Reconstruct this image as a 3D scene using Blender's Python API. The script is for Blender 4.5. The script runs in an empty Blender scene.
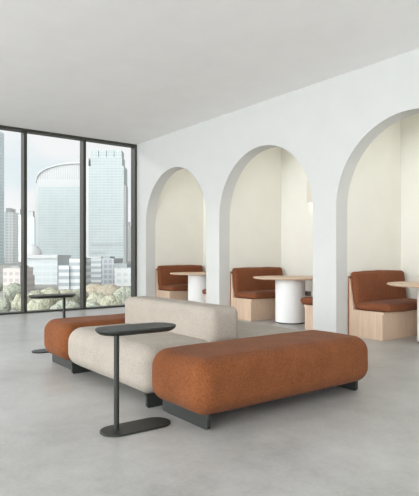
import bpy, bmesh, math, random
from mathutils import Vector, Matrix, noise
random.seed(7)
sc = bpy.context.scene
COL = sc.collection

# ------------------------------------------------------------------ camera
IMG_W, IMG_H, FPX = 419, 496, 525.0
CX, CY = 209.5, 255.3                    # principal column, horizon row
CAM = Vector((10.039, -5.607, 1.10))
YAW = math.atan2(905 - CX, FPX)
FWD = Vector((-math.sin(YAW), math.cos(YAW), 0)); RGT = Vector((FWD.y, -FWD.x, 0))
cam = bpy.data.cameras.new('camera'); camo = bpy.data.objects.new('camera', cam); COL.objects.link(camo)
cam.sensor_fit = 'VERTICAL'; cam.sensor_height = 24.0; cam.lens = FPX * 24.0 / IMG_H
cam.shift_y = (CY - IMG_H / 2) / IMG_H
cam.clip_end = 3000
camo.location = CAM; camo.rotation_euler = (math.pi / 2, 0, YAW)
sc.camera = camo

# ------------------------------------------------------------------ material helpers
def srgb(r, g, b):
    f = lambda c: (c / 255 / 12.92) if c / 255 <= .04045 else ((c / 255 + .055) / 1.055) ** 2.4
    return (f(r), f(g), f(b), 1)

class NT:
    def __init__(s, name):
        s.m = bpy.data.materials.new(name); s.m.use_nodes = True
        s.n = s.m.node_tree.nodes; s.l = s.m.node_tree.links
        s.b = s.n['Principled BSDF']
    def node(s, t, **kw):
        x = s.n.new(t)
        for k, v in kw.items():
            if k.startswith('i_'): x.inputs[k[2:].replace('_', ' ')].default_value = v
            else: setattr(x, k, v)
        return x
    def link(s, a, b): s.l.new(a, b)
    def math(s, op, a, b=None, clamp=False):
        x = s.n.new('ShaderNodeMath'); x.operation = op; x.use_clamp = clamp
        for i, v in enumerate((a, b)):
            if v is None: continue
            if isinstance(v, (int, float)): x.inputs[i].default_value = v
            else: s.l.new(v, x.inputs[i])
        return x.outputs[0]
    def ramp(s, fac, stops):
        r = s.n.new('ShaderNodeValToRGB'); e = r.color_ramp.elements
        e[0].position, e[0].color = stops[0]; e[1].position, e[1].color = stops[-1]
        for p, c in stops[1:-1]:
            k = e.new(p); k.color = c
        s.l.new(fac, r.inputs[0]); return r.outputs[0]
    def mix(s, fac, a, b):
        x = s.n.new('ShaderNodeMixRGB')
        for i, v in enumerate((fac, a, b)):
            if isinstance(v, (int, float, tuple)): x.inputs[i].default_value = v
            else: s.l.new(v, x.inputs[i])
        return x.outputs[0]
    def noise(s, scale, detail=3, coord='Object', rough=.5):
        tc = s.n.new('ShaderNodeTexCoord'); x = s.n.new('ShaderNodeTexNoise')
        x.inputs['Scale'].default_value = scale; x.inputs['Detail'].default_value = detail
        x.inputs['Roughness'].default_value = rough
        s.l.new(tc.outputs[coord], x.inputs['Vector']); return x.outputs['Fac']
    def bump(s, h, strength, dist):
        x = s.n.new('ShaderNodeBump'); x.inputs['Strength'].default_value = strength
        x.inputs['Distance'].default_value = dist
        s.l.new(h, x.inputs['Height']); s.l.new(x.outputs[0], s.b.inputs['Normal'])
    def base(s, c):
        if isinstance(c, tuple): s.b.inputs['Base Color'].default_value = c
        else: s.l.new(c, s.b.inputs['Base Color'])
    def rough(s, r): s.b.inputs['Roughness'].default_value = r
    def spec(s, r): s.b.inputs['Specular IOR Level'].default_value = r

def plaster(name, c, amp=.03):
    t = NT(name); n = t.noise(3.0, 4)
    d = tuple(x * (1 - amp) for x in c[:3]) + (1,)
    t.base(t.ramp(n, [(.3, d), (.7, c)])); t.rough(.75); t.spec(.25)
    t.bump(t.noise(160, 3), .06, .002); return t.m

def fabric(name, dark, light, sc_=260):
    t = NT(name)
    n1 = t.noise(sc_ * .34, 4, rough=.75); n2 = t.noise(sc_, 2); n3 = t.noise(6, 2)
    a = t.math('ADD', t.math('MULTIPLY', n1, .55), t.math('MULTIPLY', n2, .3))
    a = t.math('ADD', a, t.math('MULTIPLY', n3, .15))
    t.base(t.ramp(a, [(.36, dark), (.64, light)])); t.rough(.95); t.spec(.15)
    t.b.inputs['Sheen Weight'].default_value = .04
    t.bump(n2, .35, .003); return t.m

def wood(name, dark, light):
    t = NT(name); tc = t.node('ShaderNodeTexCoord'); mp = t.node('ShaderNodeMapping')
    mp.inputs['Scale'].default_value = (26, 26, 1.6); t.link(tc.outputs['Object'], mp.inputs[0])
    n = t.node('ShaderNodeTexNoise', i_Scale=1.6, i_Detail=5.0, i_Roughness=.6); t.link(mp.outputs[0], n.inputs['Vector'])
    t.base(t.ramp(n.outputs['Fac'], [(.3, dark), (.7, light)])); t.rough(.5); t.spec(.35); return t.m

def plain(name, c, rough=.5, spec=.4, metal=0, grain=40, amp=.08):
    t = NT(name); n = t.noise(grain, 3)
    d = tuple(x * (1 - amp) for x in c[:3]) + (1,)
    t.base(t.ramp(n, [(.3, d), (.7, c)])); t.rough(rough); t.spec(spec)
    t.b.inputs['Metallic'].default_value = metal; return t.m

def concrete():
    t = NT('polished_concrete')
    a = t.noise(.9, 6, rough=.62); b = t.noise(5.5, 8, rough=.7); c = t.noise(45, 3)
    m = t.math('ADD', t.math('MULTIPLY', a, .5), t.math('MULTIPLY', b, .38))
    m = t.math('ADD', m, t.math('MULTIPLY', c, .12))
    t.base(t.ramp(m, [(.36, srgb(148, 148, 145)), (.5, srgb(173, 172, 169)), (.64, srgb(190, 190, 187))]))
    r = t.ramp(b, [(.3, (.30, .30, .30, 1)), (.7, (.42, .42, .42, 1))])
    t.link(r, t.b.inputs['Roughness']); t.spec(.5)
    t.bump(b, .03, .004); return t.m

def facade(name, wall, glass, fh, bw, lh=.3, lv=.12, rough=.45, K=.50):  # pale colours scaled by K stand in for distance haze
    wall = tuple(c * K for c in wall[:3]) + (1,); glass = tuple(c * K for c in glass[:3]) + (1,)
    """pale curtain wall: horizontal floor bands and vertical bays"""
    t = NT(name); tc = t.node('ShaderNodeTexCoord'); sx = t.node('ShaderNodeSeparateXYZ')
    t.link(tc.outputs['Object'], sx.inputs[0])
    zf = t.math('FRACT', t.math('MULTIPLY', sx.outputs[2], 1 / fh))
    xf = t.math('FRACT', t.math('MULTIPLY', t.math('ADD', t.math('ADD', sx.outputs[0], sx.outputs[1]), 500), 1 / bw))
    hz = t.math('LESS_THAN', zf, lh); vt = t.math('LESS_THAN', xf, lv)
    mk = t.math('MAXIMUM', hz, vt)
    n = t.noise(.06, 3); g2 = tuple(min(1, x * 1.12) for x in glass[:3]) + (1,)
    gl = t.ramp(n, [(.35, glass), (.65, g2)])
    t.base(t.mix(mk, gl, wall)); t.rough(rough); t.spec(.3); return t.m

def glass_mat():
    t = NT('window_glass'); t.n.remove(t.b)
    tr = t.node('ShaderNodeBsdfTransparent'); tr.inputs[0].default_value = (.972, .972, .97, 1)
    gl = t.node('ShaderNodeBsdfGlossy'); gl.inputs['Roughness'].default_value = .01
    fr = t.node('ShaderNodeFresnel'); fr.inputs['IOR'].default_value = 1.3
    mx = t.node('ShaderNodeMixShader')
    t.link(fr.outputs[0], mx.inputs[0]); t.link(tr.outputs[0], mx.inputs[1]); t.link(gl.outputs[0], mx.inputs[2])
    t.link(mx.outputs[0], t.n['Material Output'].inputs[0]); return t.m

def foliage(name, dark, light):
    t = NT(name); n = t.noise(3.6, 6, rough=.8)
    t.base(t.ramp(n, [(.36, dark), (.62, light)])); t.rough(.9); t.spec(.1)
    t.bump(t.noise(3.0, 4), .8, .5); return t.m

def glow(name, c, s):
    t = NT(name); t.b.inputs['Emission Color'].default_value = c
    t.b.inputs['Emission Strength'].default_value = s; t.base(c); return t.m

M = dict(
    white=plaster('white_plaster', srgb(206, 207, 205)),
    ceiling=plaster('ceiling_plaster', srgb(245, 244, 243)),
    cream=plaster('cream_plaster', srgb(231, 230, 222)),
    floor=concrete(),
    rust=fabric('rust_fabric', srgb(96, 53, 29), srgb(144, 89, 54)),
    leather=fabric('booth_rust_fabric', srgb(104, 60, 38), srgb(138, 85, 57), 160),
    linen=fabric('cream_linen', srgb(150, 141, 130), srgb(178, 170, 160)),
    oak=wood('pale_oak', srgb(198, 171, 147), srgb(214, 189, 166)),
    oak_shade=wood('shaded_oak_edge', srgb(138, 96, 70), srgb(160, 112, 84)),  # oak darkened in the colour for shade on the back panels
    dark=plain('dark_green_grey_lacquer', srgb(38, 41, 37), .48, .5),
    darkfoot=plain('dark_foot_metal', srgb(42, 45, 42), .48, .5),
    frame=plain('window_frame_metal', srgb(54, 54, 47), .42, .5),
    table_white=plain('white_lacquer', srgb(240, 241, 240), .45, .4, amp=.01),
    black=plain('black_plastic', srgb(34, 32, 30), .4, .5),
    brown=plain('brown_plastic', srgb(110, 96, 86), .45, .4),
    shade=plain('sconce_shade', srgb(216, 210, 198), .6, .3, amp=.02),
    glass=glass_mat(),
    bulb=glow('warm_bulb', (1, .86, .66, 1), 12),
)

# ------------------------------------------------------------------ object helpers
def link(name, me, mat=None, parent=None, smooth=False):
    o = bpy.data.objects.new(name, me); COL.objects.link(o)
    if mat: me.materials.append(mat)
    if smooth:
        for p in me.polygons: p.use_smooth = True
    if parent: o.parent = parent
    return o
def obj(name, bm, mat=None, parent=None, smooth=False):
    bmesh.ops.recalc_face_normals(bm, faces=bm.faces)
    me = bpy.data.meshes.new(name); bm.to_mesh(me); bm.free()
    return link(name, me, mat, parent, smooth)
def autosmooth(o, ang=35):
    me = o.data; lim = math.radians(ang)
    for p in me.polygons: p.use_smooth = True
    bm = bmesh.new(); bm.from_mesh(me)
    for e in bm.edges:
        e.smooth = not (len(e.link_faces) == 2 and e.calc_face_angle(0) > lim)
    bm.to_mesh(me); bm.free(); return o
def tag(o, label, cat, group=None):
    o['label'] = label; o['category'] = cat
    if group: o['group'] = group
    return o
def thing(name, label, cat, loc=(0, 0, 0), rz=0, group=None):
    o = bpy.data.objects.new(name, None); COL.objects.link(o)
    o.location = loc; o.rotation_euler = (0, 0, rz); o.empty_display_size = .1
    return tag(o, label, cat, group)
def struct(o): o['kind'] = 'structure'; return o

def box(bm, x0, x1, y0, y1, z0, z1, bevel=0, seg=2):
    r = bmesh.ops.create_cube(bm, size=1)
    vs = r['verts']
    for v in vs:
        v.co = Vector(((x0 + x1) / 2 + v.co.x * (x1 - x0), (y0 + y1) / 2 + v.co.y * (y1 - y0), (z0 + z1) / 2 + v.co.z * (z1 - z0)))
    if bevel:
        es = list({e for v in vs for e in v.link_edges})
        bmesh.ops.bevel(bm, geom=es, offset=bevel, segments=seg, profile=.5, affect='EDGES')
    return bm
def boxo(name, ext, mat, parent=None, bevel=0, seg=2):
    bm = bmesh.new(); box(bm, *ext, bevel=bevel, seg=seg)
    o = obj(name, bm, mat, parent)
    return autosmooth(o) if bevel else o
def prism(bm, pts, axis, a, b):
    """extrude a polygon; axis 'x','y','z' says which coordinate runs from a to b"""
    def P(p, t):
        return {'x': (t, p[0], p[1]), 'y': (p[0], t, p[1]), 'z': (p[0], p[1], t)}[axis]
    A = [bm.verts.new(P(p, a)) for p in pts]; B = [bm.verts.new(P(p, b)) for p in pts]
    n = len(pts)
    bm.faces.new(A); bm.faces.new(B[::-1])
    for i in range(n): bm.faces.new((A[i], A[(i + 1) % n], B[(i + 1) % n], B[i]))
    return bm
def loft(bm, rings, cap=True):
    L = [[bm.verts.new(p) for p in r] for r in rings]; n = len(L[0])
    for a, b in zip(L, L[1:]):
        for i in range(n): bm.faces.new((a[i], a[(i + 1) % n], b[(i + 1) % n], b[i]))
    if cap: bm.faces.new(L[0][::-1]); bm.faces.new(L[-1])
    return bm
def circle(r, z, n=48, cx=0, cy=0):
    return [(cx + r * math.cos(2 * math.pi * i / n), cy + r * math.sin(2 * math.pi * i / n), z) for i in range(n)]
def stadium(r, half, z, n=20):
    """stadium outline along local Y: one end at y=0, other at y=2*half"""
    p = [(r * math.cos(a), 2 * half + r * math.sin(a), z) for a in [math.pi * i / n for i in range(n + 1)]]
    p += [(r * math.cos(a), r * math.sin(a), z) for a in [math.pi + math.pi * i / n for i in range(n + 1)]]
    return p
def rounded(bm, x0, x1, y0, y1, z0, z1, r, seg=7, puff=0, mid=10, wob=0, seed=0, rtop=None, shear=None):
    """upholstered block: box whose edges are rounded by r, faces slightly crowned"""
    c = Vector(((x0 + x1) / 2, (y0 + y1) / 2, (z0 + z1) / 2)); h = Vector(((x1 - x0) / 2, (y1 - y0) / 2, (z1 - z0) / 2))
    r = min(r, min(h) * .98)
    def samples(H):
        i = H - r
        lo = [-(i + r * math.tan(math.pi / 4 * (seg - k) / seg)) for k in range(seg + 1)]
        mids = [-i + 2 * i * k / mid for k in range(1, mid)]
        return lo + mids + [-x for x in lo[::-1]]
    S = [samples(H) for H in h]; cache = {}
    def vert(p):
        k = tuple(round(q, 6) for q in p)
        if k in cache: return cache[k]
        q = Vector(p); inner = Vector([max(-(h[a] - r), min(h[a] - r, q[a])) for a in range(3)])
        d = q - inner; d.normalize(); q2 = inner + d * r
        if puff:
            for a in range(3):
                o1, o2 = [b for b in range(3) if b != a]
                w = max(0, 1 - (q2[o1] / h[o1]) ** 2) * max(0, 1 - (q2[o2] / h[o2]) ** 2)
                q2[a] += puff * (q2[a] / h[a]) * w
        if wob:
            q2 += d * wob * noise.noise(q2 * 4.5 + Vector((seed * 7.3, seed, 0)))
        q2 += c
        if shear: q2 = shear(q2)
        v = bm.verts.new(q2); cache[k] = v; return v
    for a in range(3):
        o1, o2 = [b for b in range(3) if b != a]
        for s in (-1, 1):
            for i in range(len(S[o1]) - 1):
                for j in range(len(S[o2]) - 1):
                    f = []
                    for di, dj in ((0, 0), (1, 0), (1, 1), (0, 1)):
                        p = [0, 0, 0]; p[a] = s * h[a]; p[o1] = S[o1][i + di]; p[o2] = S[o2][j + dj]; f.append(vert(p))
                    if len(set(f)) == 4:
                        try: bm.faces.new(f)
                        except ValueError: pass
    return bm
def cushion(name, ext, r, mat, parent, **kw):
    bm = bmesh.new(); rounded(bm, *ext, r, **kw); return obj(name, bm, mat, parent, smooth=True)

# ------------------------------------------------------------------ room shell
H = 3.5; EAST = 15.0; SOUTH = -9.6
AL = [.382, 2.892, 5.436]; AW = 2.13; SPR = 1.75; WT = .23; REAR = 1.5; INW = 2.32
struct(boxo('floor', (-.25, EAST + .2, SOUTH - .3, REAR + .2, -.25, 0), M['floor']))
struct(boxo('ceiling', (-.25, EAST + .2, SOUTH - .3, REAR + .2, H, H + .25), M['ceiling']))
def arch_wall():
    N = 40; bm = bmesh.new(); edges = [0.0]
    def quad(pts, y): return [bm.verts.new((x, y, z)) for x, z in pts]
    x = 0.0
    def slab(xa, xb, za, zb):
        for y in (0, WT): bm.faces.new(quad([(xa, za), (xb, za), (xb, zb), (xa, zb)], y))
    for L in AL:
        R = L + AW; c = (L + R) / 2; rad = AW / 2
        slab(x, L, 0, SPR); slab(x, L, SPR, H)
        arc = [(c - rad * math.cos(math.pi * i / N), SPR + rad * math.sin(math.pi * i / N)) for i in range(N + 1)]
        for (xa, za), (xb, zb) in zip(arc, arc[1:]):
            for y in (0, WT): bm.faces.new(quad([(xa, za), (xb, zb), (xb, H), (xa, H)], y))
        path = [(L, 0)] + arc + [(R, 0)]
        for (xa, za), (xb, zb) in zip(path, path[1:]):
            bm.faces.new([bm.verts.new(p) for p in ((xa, 0, za), (xb, 0, zb), (xb, WT, zb), (xa, WT, za))])
        x = R
    slab(x, EAST, 0, SPR); slab(x, EAST, SPR, H)
    bmesh.ops.remove_doubles(bm, verts=bm.verts, dist=1e-5)
    o = struct(obj('wall_right', bm, M['white'])); autosmooth(o, 30); return o
arch_wall()
struct(boxo('wall_rear', (-.25, EAST, REAR, REAR + .15, 0, H), M['cream']))
xs = [(-.2, AL[0])] + [(AL[i] + INW, AL[i + 1]) for i in range(2)] + [(AL[2] + INW, AL[2] + INW + .3)]
for a, b in xs: struct(boxo('wall_divider', (a, b, WT, REAR, 0, H), M['cream']))
struct(boxo('wall_back', (EAST, EAST + .2, -.6, REAR + .15, 0, H), M['white']))

# glazing, one bay per window: ring frame with its own pane
FD = .18
def bay(name, a, b, axis, jl=.029, jr=.029, latch=False):
    """bay between a and b along axis 'y' (west side, x=0) or 'x' (south side)"""
    w = bpy.data.objects.new(name, None); COL.objects.link(w); struct(w)
    head, sill = .048, .032
    def B(nm, u0, u1, d0, d1, z0, z1, mat):
        if axis == 'y': return boxo(nm, (-d1, -d0, u0, u1, z0, z1), mat, w)
        if axis == 'e': return boxo(nm, (EAST + d0, EAST + d1, u0, u1, z0, z1), mat, w)
        return boxo(nm, (u0, u1, SOUTH - d1, SOUTH - d0, z0, z1), mat, w)
    bm = bmesh.new()
    def F(u0, u1, z0, z1):
        if axis == 'y': box(bm, -FD, 0, u0, u1, z0, z1)
        elif axis == 'e': box(bm, EAST, EAST + FD, u0, u1, z0, z1)
        else: box(bm, u0, u1, SOUTH - FD, SOUTH, z0, z1)
    F(a, a + jl, 0, H); F(b - jr, b, 0, H); F(a + jl, b - jr, H - head, H); F(a + jl, b - jr, 0, sill)
    fo = obj('frame', bm, M['frame'], w)
    B('glass_pane', a + jl, b - jr, .125, .137, sill, H - head, M['glass'])
    if latch:
        bm = bmesh.new(); box(bm, -.085, -.05, a + jl, a + jl + .03, .93, 1.08, bevel=.006)
        obj('latch', bm, M['black'], w)
    return w
P = 1.192
e = [0, -1.204] + [-1.204 - P * i for i in range(1, 8)]
for i in range(8): bay('window_%d' % (i + 1), e[i + 1], e[i], 'y', jr=.05 if i == 0 else .029, latch=(i == 0))
struct(boxo('wall_corner', (-.2, 0, SOUTH - .2, e[8], 0, H), M['white']))
for i in range(6): bay('window_%d' % (i + 9), .3 + 2.4 * i, .3 + 2.4 * (i + 1), 'x')  # unseen south glazing, added to bring in fill light
for i in range(5): bay('window_%d' % (i + 15), -9.6 + 1.8 * i, -9.6 + 1.8 * (i + 1), 'e')  # unseen east glazing, put in to brighten ceiling and arch reveals
struct(boxo('wall_front', (.0, .3, SOUTH - .2, SOUTH, 0, H), M['white']))
struct(boxo('wall_front', (14.7, EAST, SOUTH - .2, SOUTH, 0, H), M['white']))

# ------------------------------------------------------------------ upholstered island
Y0, Y1 = -3.74, -2.02
def skid_leg(name, parent, cx, y, length, zt, along='x', flare=.035):
    """flat metal blade whose ends sweep outward up to the cushion"""
    L = length / 2; pts = [(-L + .012, 0), (L - .012, 0), (L, .012)]
    for k in range(0, 7):
        a = math.pi / 2 * k / 6
        pts.append((L + flare * (1 - math.cos(a)), zt - .045 + .045 * math.sin(a)))
    pts += [(-x, z) for x, z in pts[::-1] if (x, z) not in ((-L + .012, 0), (L - .012, 0))]
    bm = bmesh.new()
    if along == 'x': prism(bm, [(cx + x, z) for x, z in pts], 'y', y - .012, y + .012)
    else: prism(bm, [(y + x, z) for x, z in pts], 'x', cx - .012, cx + .012)
    return obj(name, bm, M['darkfoot'], parent)
def ottoman(x0, x1, label):
    t = thing('ottoman', label, 'ottoman', ((x0 + x1) / 2, (Y0 + Y1) / 2, 0), 0, 'rust upholstered ottomans')
    hx = (x1 - x0) / 2; hy = (Y1 - Y0) / 2
    cushion('seat_cushion', (-hx, hx, -hy, hy, .088, .452), .12, M['rust'], t, seg=8, puff=.007, wob=.004, seed=x0)
    for s in (-1, 1): skid_leg('leg', t, -.015 if s < 0 else -.055, s * (hy - (.12 if s < 0 else .065)), .53, .105, flare=.018)
    return t
ottoman(6.825, 7.475, 'long rust fabric ottoman nearest the viewer, its blade feet in full view')
ottoman(4.70, 5.30, 'rust fabric ottoman on the window side of the cream sofa, mostly hidden behind it')

sx0, sx1 = 5.322, 6.80
sofa = thing('back_to_back_sofa', 'cream linen two-sided sofa with a low central backrest between two rust ottomans', 'sofa', ((sx0 + sx1) / 2, (Y0 + Y1) / 2, 0))
hx = (sx1 - sx0) / 2; hy = (Y1 - Y0) / 2; ym = -2.985 - (Y0 + Y1) / 2
cushion('seat_cushion', (-hx, hx, -hy, ym - .01, .085, .432), .125, M['linen'], sofa, seg=8, puff=.007, wob=.004, seed=3)
cushion('seat_cushion', (-hx, hx, ym + .01, hy, .085, .432), .125, M['linen'], sofa, seg=8, puff=.007, wob=.004, seed=4)
cushion('backrest', (-hx + .005, hx - .005, ym - .15, ym + .14, .36, .685), .06, M['linen'], sofa, seg=7, puff=.008, wob=.005, seed=5)
for s in (-1, 1):
    skid_leg('leg', sofa, s * (hx - .055), -hy + .33, .56, .100, 'y', .012)
    skid_leg('leg', sofa, s * (hx - .055), hy - .33, .56, .100, 'y', .012)

# ------------------------------------------------------------------ side tables
def side_table(label, x, y, rz):
    t = thing('side_table', label, 'side table', (x, y, 0), rz, 'dark pill-shaped side tables')
    bm = bmesh.new(); hb = .136
    loft(bm, [stadium(.100, hb, 0), stadium(.103, hb, .003), stadium(.103, hb, .010), stadium(.100, hb, .013)])
    autosmooth(obj('base', bm, M['dark'], t))
    bm = bmesh.new(); loft(bm, [circle(.017, .012, 24), circle(.017, .628, 24)])
    autosmooth(obj('stem', bm, M['dark'], t))
    bm = bmesh.new(); ht = .140
    loft(bm, [stadium(.105, ht, .612), stadium(.125, ht, .626), stadium(.1315, ht, .636), stadium(.132, ht, .641), stadium(.130, ht, .645)])
    autosmooth(obj('top', bm, M['dark'], t))
    return t
side_table('dark pill-shaped side table on a single stem in front of the cream sofa', 7.078, -4.098, -.03)
t2 = side_table('dark pill-shaped side table by the window, behind the far rust ottoman', 4.105, -3.262, math.pi)

# ------------------------------------------------------------------ booths behind the arches
def left_bench(L, label):
    t = thing('booth_bench', label, 'bench', (L, WT, 0), 0, 'rust cushioned oak booth benches')
    y0 = .006; yend = 1.19
    # body: end profile with the seat box and the low back riser
    bm = bmesh.new()
    prism(bm, [(.03, 0), (.552, 0), (.552, .335), (.03, .335)], 'y', y0, yend)
    obj('base', bm, M['oak'], t)
    bm = bmesh.new()
    prism(bm, [(.03, .335), (.575, .335), (.575, .362), (.095, .362), (.045, .78), (.03, .78)], 'y', y0, yend)
    obj('back_shell', bm, M['oak'], t)
    boxo('back_panel', (.004, .028, y0, yend, 0, .815), M['oak_shade'], t)
    sh = lambda v: Vector((v.x - (v.z - .40) * .16, v.y, v.z))
    cushion('seat_cushion', (.085, .645, y0 + .02, yend - .01, .363, .466), .04, M['leather'], t, seg=5, puff=.012, wob=.008, seed=L)
    o = cushion('back_cushion', (.09, .20, y0 + .015, yend - .015, .43, .875), .042, M['leather'], t, seg=5, puff=.012, wob=.010, seed=L + 1, shear=lambda v: Vector((v.x - .016 - (v.z - .43) * .12, v.y, v.z)))
    return t
places = ['leftmost arch, beside the window', 'middle arch', 'large arch cut by the right edge']
for L, p in zip(AL, places):
    left_bench(L, 'oak booth bench with rust cushions under the ' + p)
def right_bench(L, label):
    X = L + INW
    t = thing('booth_bench', label, 'bench', (X, WT, 0), 0, 'rust cushioned oak booth benches')
    y0 = .006; yend = 1.19; d = X - (L + 1.765)
    boxo('base', (-d, -.03, y0, yend, 0, .335), M['oak'], t)
    bm = bmesh.new()
    prism(bm, [(-.03, .335), (-d - .02, .335), (-d - .02, .362), (-.095, .362), (-.045, .78), (-.03, .78)], 'y', y0, yend)
    obj('back_shell', bm, M['oak'], t)
    boxo('back_panel', (-.028, -.004, y0, yend, 0, .815), M['oak_shade'], t)
    cushion('seat_cushion', (-d - .13, -.085, y0 + .02, yend - .01, .363, .466), .045, M['leather'], t, seg=5, puff=.012, wob=.006, seed=L)
    cushion('back_cushion', (-.20, -.09, y0 + .015, yend - .015, .43, .875), .042, M['leather'], t, seg=5, puff=.012, wob=.010, seed=L + 1, shear=lambda v: Vector((v.x + .016 + (v.z - .43) * .12, v.y, v.z)))
    return t
right_bench(AL[0], 'booth bench showing only a sliver of rust seat under the leftmost arch')
right_bench(AL[1], 'booth bench with its rust seat end peeking out right of the middle table')
def booth_table(L, label):
    t = thing('pedestal_table', label, 'table', (L + 1.09, .62, 0), 0, 'round oak pedestal tables')
    bm = bmesh.new()
    loft(bm, [circle(.575, .716, 96), circle(.600, .726, 96), circle(.607, .735, 96), circle(.607, .741, 96), circle(.603, .745, 96)])
    autosmooth(obj('tabletop', bm, M['oak'], t))
    bm = bmesh.new()
    loft(bm, [circle(.2425, .02, 64), circle(.2425, .716, 64)])
    autosmooth(obj('pedestal', bm, M['table_white'], t))
    bm = bmesh.new(); loft(bm, [circle(.232, 0, 64), circle(.232, .02, 64)])
    autosmooth(obj('foot_ring', bm, M['darkfoot'], t))
    return t
for L, p in zip(AL, ['in the leftmost booth', 'in the middle booth', 'in the booth at the right edge']):
    booth_table(L, 'round oak table on a thick white drum pedestal ' + p)
def sconce(L, label, power):
    x0, x1 = L + .765, L + 1.015; z0, z1 = 2.02, 2.42; y0, y1 = -.13, -.004
    t = thing('wall_sconce', label, 'wall lamp', (L + .89, REAR, z0), 0, 'wall sconces in the booths')
    cx = (x0 + x1) / 2
    bm = bmesh.new(); w = (x1 - x0) / 2
    prism(bm, [(-w, y1), (-w, y0), (w, y0), (w, y1), (w - .008, y1), (w - .008, y0 + .008), (-w + .008, y0 + .008), (-w + .008, y1)], 'z', 0, z1 - z0)
    obj('lamp_shade', bm, M['shade'], t)
    boxo('back_plate', (-.06, .06, y1 - .02, y1, .12, .28), M['shade'], t)
    bm = bmesh.new(); bmesh.ops.create_uvsphere(bm, u_segments=20, v_segments=12, radius=.032, matrix=Matrix.Translation((0, -.068, .2)))
    obj('bulb', bm, M['bulb'], t, smooth=True)
    for dz in (.03, z1 - z0 - .03):
        l = bpy.data.lights.new('sconce_light', 'AREA'); l.shape = 'RECTANGLE'; l.size = .20; l.size_y = .09
        l.energy = .5; l.color = (1, .97, .90)
        lo = bpy.data.objects.new('sconce_light', l); COL.objects.link(lo); lo.parent = t
        lo.location = (0, -.068, dz); lo.rotation_euler = (0 if dz < .1 else math.pi, 0, 0)
    return t
SP = 6.0
sconce(AL[0], 'unseen cream box wall sconce added inside the leftmost booth', SP)  # hidden repeat of the middle sconce, added for its light
sconce(AL[1], 'cream box wall sconce on the rear wall of the middle booth', SP)
sconce(AL[2], 'unseen cream box wall sconce added inside the booth at the right edge', SP)  # out-of-view repeat of the middle sconce, added for its light
for L, p in zip(AL, ['leftmost', 'middle', 'right-edge']):  # unseen lamps added to brighten the booths from above
    t = thing('added_ceiling_lamp', 'unseen flat round fill lamp added high inside the %s booth' % p, 'added fill lamp', (L + INW / 2, .9, H), 0, 'added fill lamps in the booths')
    bm = bmesh.new(); loft(bm, [circle(.30, -.05, 48), circle(.31, -.045, 48), circle(.31, 0, 48)], cap=True)
    autosmooth(obj('fill_lamp_housing', bm, M['table_white'], t))
    l = bpy.data.lights.new('booth_fill_light', 'AREA'); l.shape = 'DISK'; l.size = .56; l.energy = SP; l.color = (1, .98, .93)
    lo = bpy.data.objects.new('booth_fill_light', l); COL.objects.link(lo); lo.parent = t; lo.location = (0, 0, -.056)
so = thing('wall_socket', 'small dark wall socket low on the rear wall of the middle booth', 'socket', (3.565, REAR, .37))
boxo('socket_plate', (-.075, .075, -.014, -.001, 0, .085), M['brown'], so, .004)
boxo('plug', (-.07, -.02, -.05, -.014, .012, .073), M['black'], so, .006)

# ------------------------------------------------------------------ city outside
GZ = -10.0
def at(px, D): return CAM + FWD * D + RGT * ((px - CX) / FPX * D)
def zy(py, D): return CAM.z - (py - CY) / FPX * D
ground = bpy.data.objects
bm = bmesh.new(); box(bm, -2600, -4, -1500, 2600, GZ - 1, GZ); o = obj('ground', bm, plain('pale_street', srgb(150, 150, 145), .9, .1, grain=.05, amp=.15)); struct(o)
PW = srgb(236, 240, 240)
fac = dict(
    slab=facade('slab_tower_glass', srgb(222, 230, 232), srgb(196, 210, 216), 4.2, 4.0, .3, .15, K=.85),
    arch=facade('arch_tower_glass', srgb(222, 230, 229), srgb(200, 213, 213), 4.2, 9.0, .36, .06, K=.58),
    right=facade('square_tower_glass', srgb(218, 226, 225), srgb(196, 209, 209), 3.6, 5.2, .38, .12),
    flats=facade('apartment_front', srgb(232, 234, 232), srgb(198, 203, 203), 3.8, 5.2, .5, .45, .7, K=.95),
    strips=facade('striped_office_front', srgb(236, 239, 238), srgb(184, 193, 196), 2.2, 9.0, .5, .10, .6, K=.64),
    grid=facade('grid_office_front', srgb(222, 226, 228), srgb(184, 191, 195), 1.9, 1.7, .32, .3, .6),
    white=facade('white_office_front', srgb(238, 240, 238), srgb(214, 220, 220), 2.4, 2.4, .5, .4, .7, K=.62),
    mall=facade('pale_mall_front', srgb(226, 231, 231), srgb(210, 218, 219), 2.4, 3.4, .3, .1, .6, K=.62),
    brick=facade('pinkish_block_front', srgb(222, 214, 208), srgb(192, 186, 182), 2.0, 1.8, .5, .4, .8, K=.72),
    louver=facade('white_louvre', srgb(242, 243, 242), srgb(214, 219, 218), 900.0, 3.6, .0, .6, .7),
)
conc = plain('pale_concrete', srgb(182, 184, 183), .8, .2, grain=.1, amp=.03)
greyc = plain('grey_concrete', srgb(150, 155, 155), .8, .2, grain=.1, amp=.06)
def bld(name, label, D, rz=0):
    t = thing(name, label, 'building', (0, 0, 0))
    return t
def block(nm, parent, px0, px1, ytop, D, mat, depth=30, ybot=None, yaw=0, fwd=0):
    """box with its front at distance D, spanning columns px0..px1, up to row ytop; faces the street"""
    D = D + fwd
    a = at(px0, D); b = at(px1, D); c = (a + b) / 2; w = (b - a).length
    z1 = zy(ytop, D); z0 = GZ if ybot is None else zy(ybot, D)
    bm = bmesh.new(); box(bm, -w / 2, w / 2, 0, depth, 0, z1 - z0)
    o = obj(nm, bm, mat, parent); o.location = (c.x, c.y, z0); o.rotation_euler = (0, 0, YAW + yaw); return o

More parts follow.
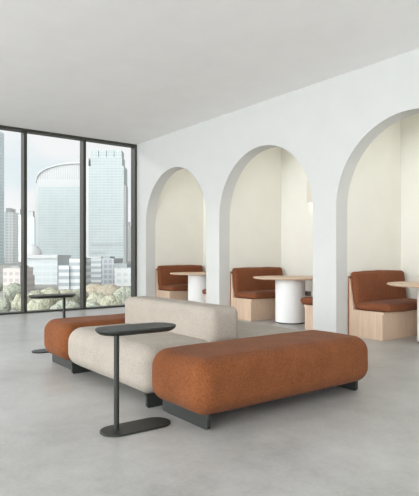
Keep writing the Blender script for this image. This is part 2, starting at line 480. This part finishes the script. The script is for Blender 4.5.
t = bld('glass_tower', 'pale blue glass slab tower cut by the left edge of the view', 640)
block('tower_body', t, -50, -5.5, 128, 640, fac['slab']); block('roof_plant', t, -40, -14, 122, 640, conc, 20, 128, fwd=4)
t = bld('apartment_tower', 'slim pale apartment tower left of the first window mullion, topped by a small roof box', 700)
block('tower_body', t, 4.5, 12.5, 212, 700, fac['flats'], 22); block('roof_plant', t, 6, 10, 208, 700, conc, 20, 212, fwd=3)
t = bld('apartment_tower', 'pale apartment tower half hidden behind the first window mullion', 900)
block('tower_body', t, 13.5, 22, 215, 900, fac['flats'], 22); block('roof_plant', t, 17, 20, 209, 900, conc, 10, 215, fwd=3)
t = bld('apartment_tower', 'narrow grey tower seen just right of the first window mullion', 1010)
block('tower_body', t, 27.5, 34.5, 217, 1010, facade('grey_flats', srgb(206, 212, 212), srgb(168, 178, 180), 3.4, 6, .4, .3, K=.95), 22)
block('roof_plant', t, 28, 33, 211, 1010, conc, 10, 217, fwd=3)

t = bld('arched_tower', 'broad glass tower with a white arched crown in the middle window', 820)
block('tower_body', t, 38, 120, 187, 820, fac['arch'], 30)
block('corner_fin', t, 35.3, 38, 186, 820, conc, 28)
block('roof_band', t, 37, 120, 179.5, 820, conc, 24, 187, fwd=1.5)
D = 844; a = at(36, D); b = at(122, D); w = (b - a).length; hgt = zy(162.5, D) - zy(183, D)
bm = bmesh.new(); pts = []; K = 40
for k in range(K + 1):
    an = math.pi * k / K; pts.append((-w / 2 * math.cos(an), hgt * math.sin(an) ** .75))
prism(bm, pts, 'y', 0, 34); o = obj('arched_crown', bm, fac['louver'], t)
c = (a + b) / 2; o.location = (c.x, c.y, zy(183, D)); o.rotation_euler = (0, 0, YAW)
bm = bmesh.new(); pin = [(x * .985, z * .93) for x, z in pts[::-1]]
prism(bm, pts + pin, 'y', -2.5, 0); o2 = obj('crown_rim', bm, conc, o)

t = bld('square_tower', 'tall square glass tower with a stepped crown in the right window', 690)
block('tower_body', t, 88.5, 124, 166, 690, fac['right'], 28)
block('corner_fin', t, 86, 88.5, 158, 690, conc, 26)
block('corner_fin', t, 124, 125.6, 185, 690, conc, 20, fwd=2)
block('tower_shoulder', t, 90.5, 122, 157, 690, fac['right'], 24, 166, fwd=1.5)
for k in range(4): block('crown_bay', t, 91.2 + 7.7 * k, 98.4 + 7.7 * k, 150.2, 690, fac['right'], 20, 157, fwd=2.5)
block('mechanical_floor', t, 90.5, 122, 243.6, 690, greyc, 2, 246.4, fwd=-.4)
block('mechanical_floor', t, 90.5, 106, 252, 690, greyc, 2, 254, fwd=-.4)
t = bld('apartment_tower', 'thin white tower between the square glass tower and the window jamb', 980)
block('tower_body', t, 126.3, 131, 226, 980, fac['white'], 20); block('roof_plant', t, 127, 129.5, 222, 980, conc, 10, 226, fwd=3)

t = bld('domed_hall', 'low pale hall with a white domed roof in front of the arched tower', 200)
block('wall_block', t, 27, 57.5, 258, 200, fac['mall'], 18); block('roof_slab', t, 25, 57.5, 254.8, 200, conc, 19, 258.4, fwd=-.8)
D = 208; c = at(32, D); r = 10 / FPX * D; hh = zy(244.5, D) - zy(256, D)
bm = bmesh.new(); loft(bm, [[(p[0], p[1], hh * math.sin(q)) for p in circle(r * math.cos(q) + .01, 0, 32)] for q in [math.pi / 2 * k / 8 for k in range(9)]])
o = obj('dome', bm, conc, t, True); o.location = (c.x, c.y, zy(256, D))
t = bld('striped_office', 'low office block with dark window strips left of the second mullion', 190)
block('wall_block', t, 58.5, 69, 265.5, 170, fac['strips'], 10); block('stair_tower', t, 69.3, 84, 258, 170, fac['strips'], 10, fwd=1)
t = bld('striped_office', 'white striped office block at the foot of the square tower', 200)
block('wall_block', t, 85, 101, 259, 215, fac['strips'], 14); block('roof_slab', t, 84.6, 101, 256.6, 215, conc, 15, 259, fwd=-.5)
t = bld('grid_office', 'blue grey office block with a square window grid in the right window', 195)
block('wall_block', t, 101.4, 114, 258.5, 195, fac['grid'], 20); block('roof_plant', t, 103, 110, 256.5, 195, greyc, 10, 258.5, fwd=3)
t = bld('white_office', 'white low office block beside the right window jamb', 190)
block('wall_block', t, 114.3, 132, 268, 190, fac['white'], 20); block('roof_band', t, 114, 127, 263.5, 190, greyc, 14, 268, fwd=3)
t = bld('brick_block', 'pinkish low block beneath the apartment towers in the left window', 180)
block('wall_block', t, 3, 20, 268, 160, fac['brick'], 12); block('roof_band', t, 10.5, 19.5, 266.2, 160, greyc, 8, 268, fwd=1)
block('annex', t, 20.2, 25, 276, 160, fac['brick'], 9, fwd=2)

# trees in the square below
fol = [foliage('pale_olive_leaves', srgb(132, 134, 116), srgb(192, 191, 170)),  # leaf tones lightened to put haze into the colour
       foliage('grey_green_leaves', srgb(126, 131, 118), srgb(180, 183, 168)),
       foliage('sandy_leaves', srgb(138, 130, 114), srgb(184, 176, 158))]
bark = plain('pale_bark', srgb(128, 116, 102), .9, .1)
def tree(px0, px1, ytop, D, mat, label, seed):
    rnd = random.Random(seed); c = at((px0 + px1) / 2, D); w = (px1 - px0) / 2 / FPX * D; top = zy(ytop, D)
    t = thing('leafy_tree', label, 'tree', (c.x, c.y, GZ), 0, 'trees in the square outside')
    ch = min(w * 2.0, (top - GZ) * .9); zc = top - GZ - ch * .5
    bm = bmesh.new()
    lumps = [(0, 0, 0, .78)] + [(math.cos(a) * .55, math.sin(a) * .55, rnd.uniform(-.25, .3), rnd.uniform(.36, .5)) for a in [rnd.uniform(0, 6.28) for _ in range(11)]] + [(rnd.uniform(-.3, .3), rnd.uniform(-.3, .3), .45, .45) for _ in range(4)]
    for x, y, z, r in lumps:
        q = bmesh.ops.create_icosphere(bm, subdivisions=3, radius=1)
        for v in q['verts']:
            d = v.co.normalized(); n = noise.noise(d * 2.6 + Vector((x * 9 + seed, y * 9, z * 9))) * .22 + noise.noise(d * 7 + Vector((seed, x * 5, y))) * .14
            v.co = Vector((x * w + d.x * r * w * (1 + n), y * w + d.y * r * w * (1 + n), zc + z * ch * .5 + d.z * r * ch * .62 * (1 + n)))
    obj('foliage', bm, mat, t, True)
    bm = bmesh.new(); loft(bm, [circle(.22, 0, 10), circle(.16, zc * .6, 10), circle(.1, zc, 10)])
    obj('trunk', bm, bark, t, True)
    return t
T = [
 (24, 46, 291, 92, 0, 'pale olive tree just right of the first mullion'),
 (33, 63, 288, 98, 0, 'broad pale tree above the far side table top'),
 (52, 77, 290, 104, 0, 'pale olive tree behind the far side table stem'),
 (66, 88, 289, 112, 1, 'grey green tree against the second mullion'),
 (27, 55, 298, 76, 0, 'low near tree under the left half of the far side table top'),
 (49, 83, 300, 72, 1, 'low near tree crossing behind the far side table stem'),
 (84, 108, 284, 128, 2, 'sandy leaved tree at the foot of the striped office'),
 (96, 124, 284.5, 116, 2, 'largest sandy leaved tree in the middle of the right window'),
 (84, 109, 293, 88, 0, 'pale olive tree low in the right window near the mullion'),
 (101, 122, 295, 82, 0, 'bushy olive tree low in the middle of the right window'),
 (111, 137, 287, 96, 1, 'rounded grey green tree beside the window jamb'),
 (82, 104, 302, 70, 1, 'nearest low tree in the left corner of the right window'),
 (4, 22, 283, 116, 1, 'grey green tree in front of the pinkish block'),
 (-9, 3, 281, 122, 1, 'grey green tree at the left edge of the view'),
 (12, 30, 294, 84, 0, 'yellowish tree beside the first mullion in the left window'),
 (-6, 12, 297, 90, 1, 'low grey green tree near the lower left corner of the glazing'),
]
for i, (a, b, y, D, m, lab) in enumerate(T): tree(a, b, y, D, fol[m], lab, i + 1)

# ------------------------------------------------------------------ light
SUN = Vector((.80, .46, -.43)).normalized()
s = bpy.data.lights.new('sun', 'SUN'); s.energy = .85; s.angle = math.radians(13); s.color = (1, .96, .92)
so_ = bpy.data.objects.new('sun', s); COL.objects.link(so_); so_.rotation_euler = SUN.to_track_quat('-Z', 'Y').to_euler(); so_.location = (-20, -12, 14)
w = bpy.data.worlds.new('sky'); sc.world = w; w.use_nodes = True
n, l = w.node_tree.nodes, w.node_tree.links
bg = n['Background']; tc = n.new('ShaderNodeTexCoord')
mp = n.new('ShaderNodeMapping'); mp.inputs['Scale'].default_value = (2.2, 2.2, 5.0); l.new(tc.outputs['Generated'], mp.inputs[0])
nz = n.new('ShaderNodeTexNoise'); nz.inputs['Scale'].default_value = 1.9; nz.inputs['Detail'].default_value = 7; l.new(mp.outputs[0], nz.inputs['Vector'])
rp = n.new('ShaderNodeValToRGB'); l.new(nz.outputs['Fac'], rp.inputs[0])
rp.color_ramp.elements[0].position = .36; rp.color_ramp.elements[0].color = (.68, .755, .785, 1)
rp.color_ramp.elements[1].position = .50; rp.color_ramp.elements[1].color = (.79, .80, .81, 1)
# fill glow added to the south, centred below the horizon, to light the room
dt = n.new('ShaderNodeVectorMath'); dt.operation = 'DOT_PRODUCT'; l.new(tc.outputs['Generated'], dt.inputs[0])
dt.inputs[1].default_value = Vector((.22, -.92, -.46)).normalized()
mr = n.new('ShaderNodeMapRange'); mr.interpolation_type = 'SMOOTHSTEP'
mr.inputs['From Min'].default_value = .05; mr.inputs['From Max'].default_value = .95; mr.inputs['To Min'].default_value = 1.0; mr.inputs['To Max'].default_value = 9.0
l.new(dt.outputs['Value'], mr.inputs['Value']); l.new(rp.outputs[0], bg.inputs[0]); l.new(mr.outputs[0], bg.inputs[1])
def portal(loc, rot, sx, sy):
    a = bpy.data.lights.new('window_portal', 'AREA'); a.shape = 'RECTANGLE'; a.size = sx; a.size_y = sy; a.cycles.is_portal = True
    o = bpy.data.objects.new('window_portal', a); COL.objects.link(o); o.location = loc; o.rotation_euler = rot
portal((-.22, -4.75, H / 2), (0, -math.pi / 2, 0), 3.4, 9.5)
portal((7.5, SOUTH - .22, H / 2), (math.pi / 2, 0, 0), 14.4, 3.4)

portal((EAST + .22, -5.1, H / 2), (0, math.pi / 2, 0), 3.4, 9.0)

sc.view_settings.view_transform = 'Standard'; sc.view_settings.look = 'None'
sc.view_settings.gamma = 1; sc.view_settings.use_curve_mapping = False
sc.view_settings.exposure = 0.32
sc.cycles.use_denoising = True
sc.cycles.max_bounces = 14; sc.cycles.diffuse_bounces = 8; sc.cycles.transparent_max_bounces = 16
sc.cycles.sample_clamp_indirect = 6
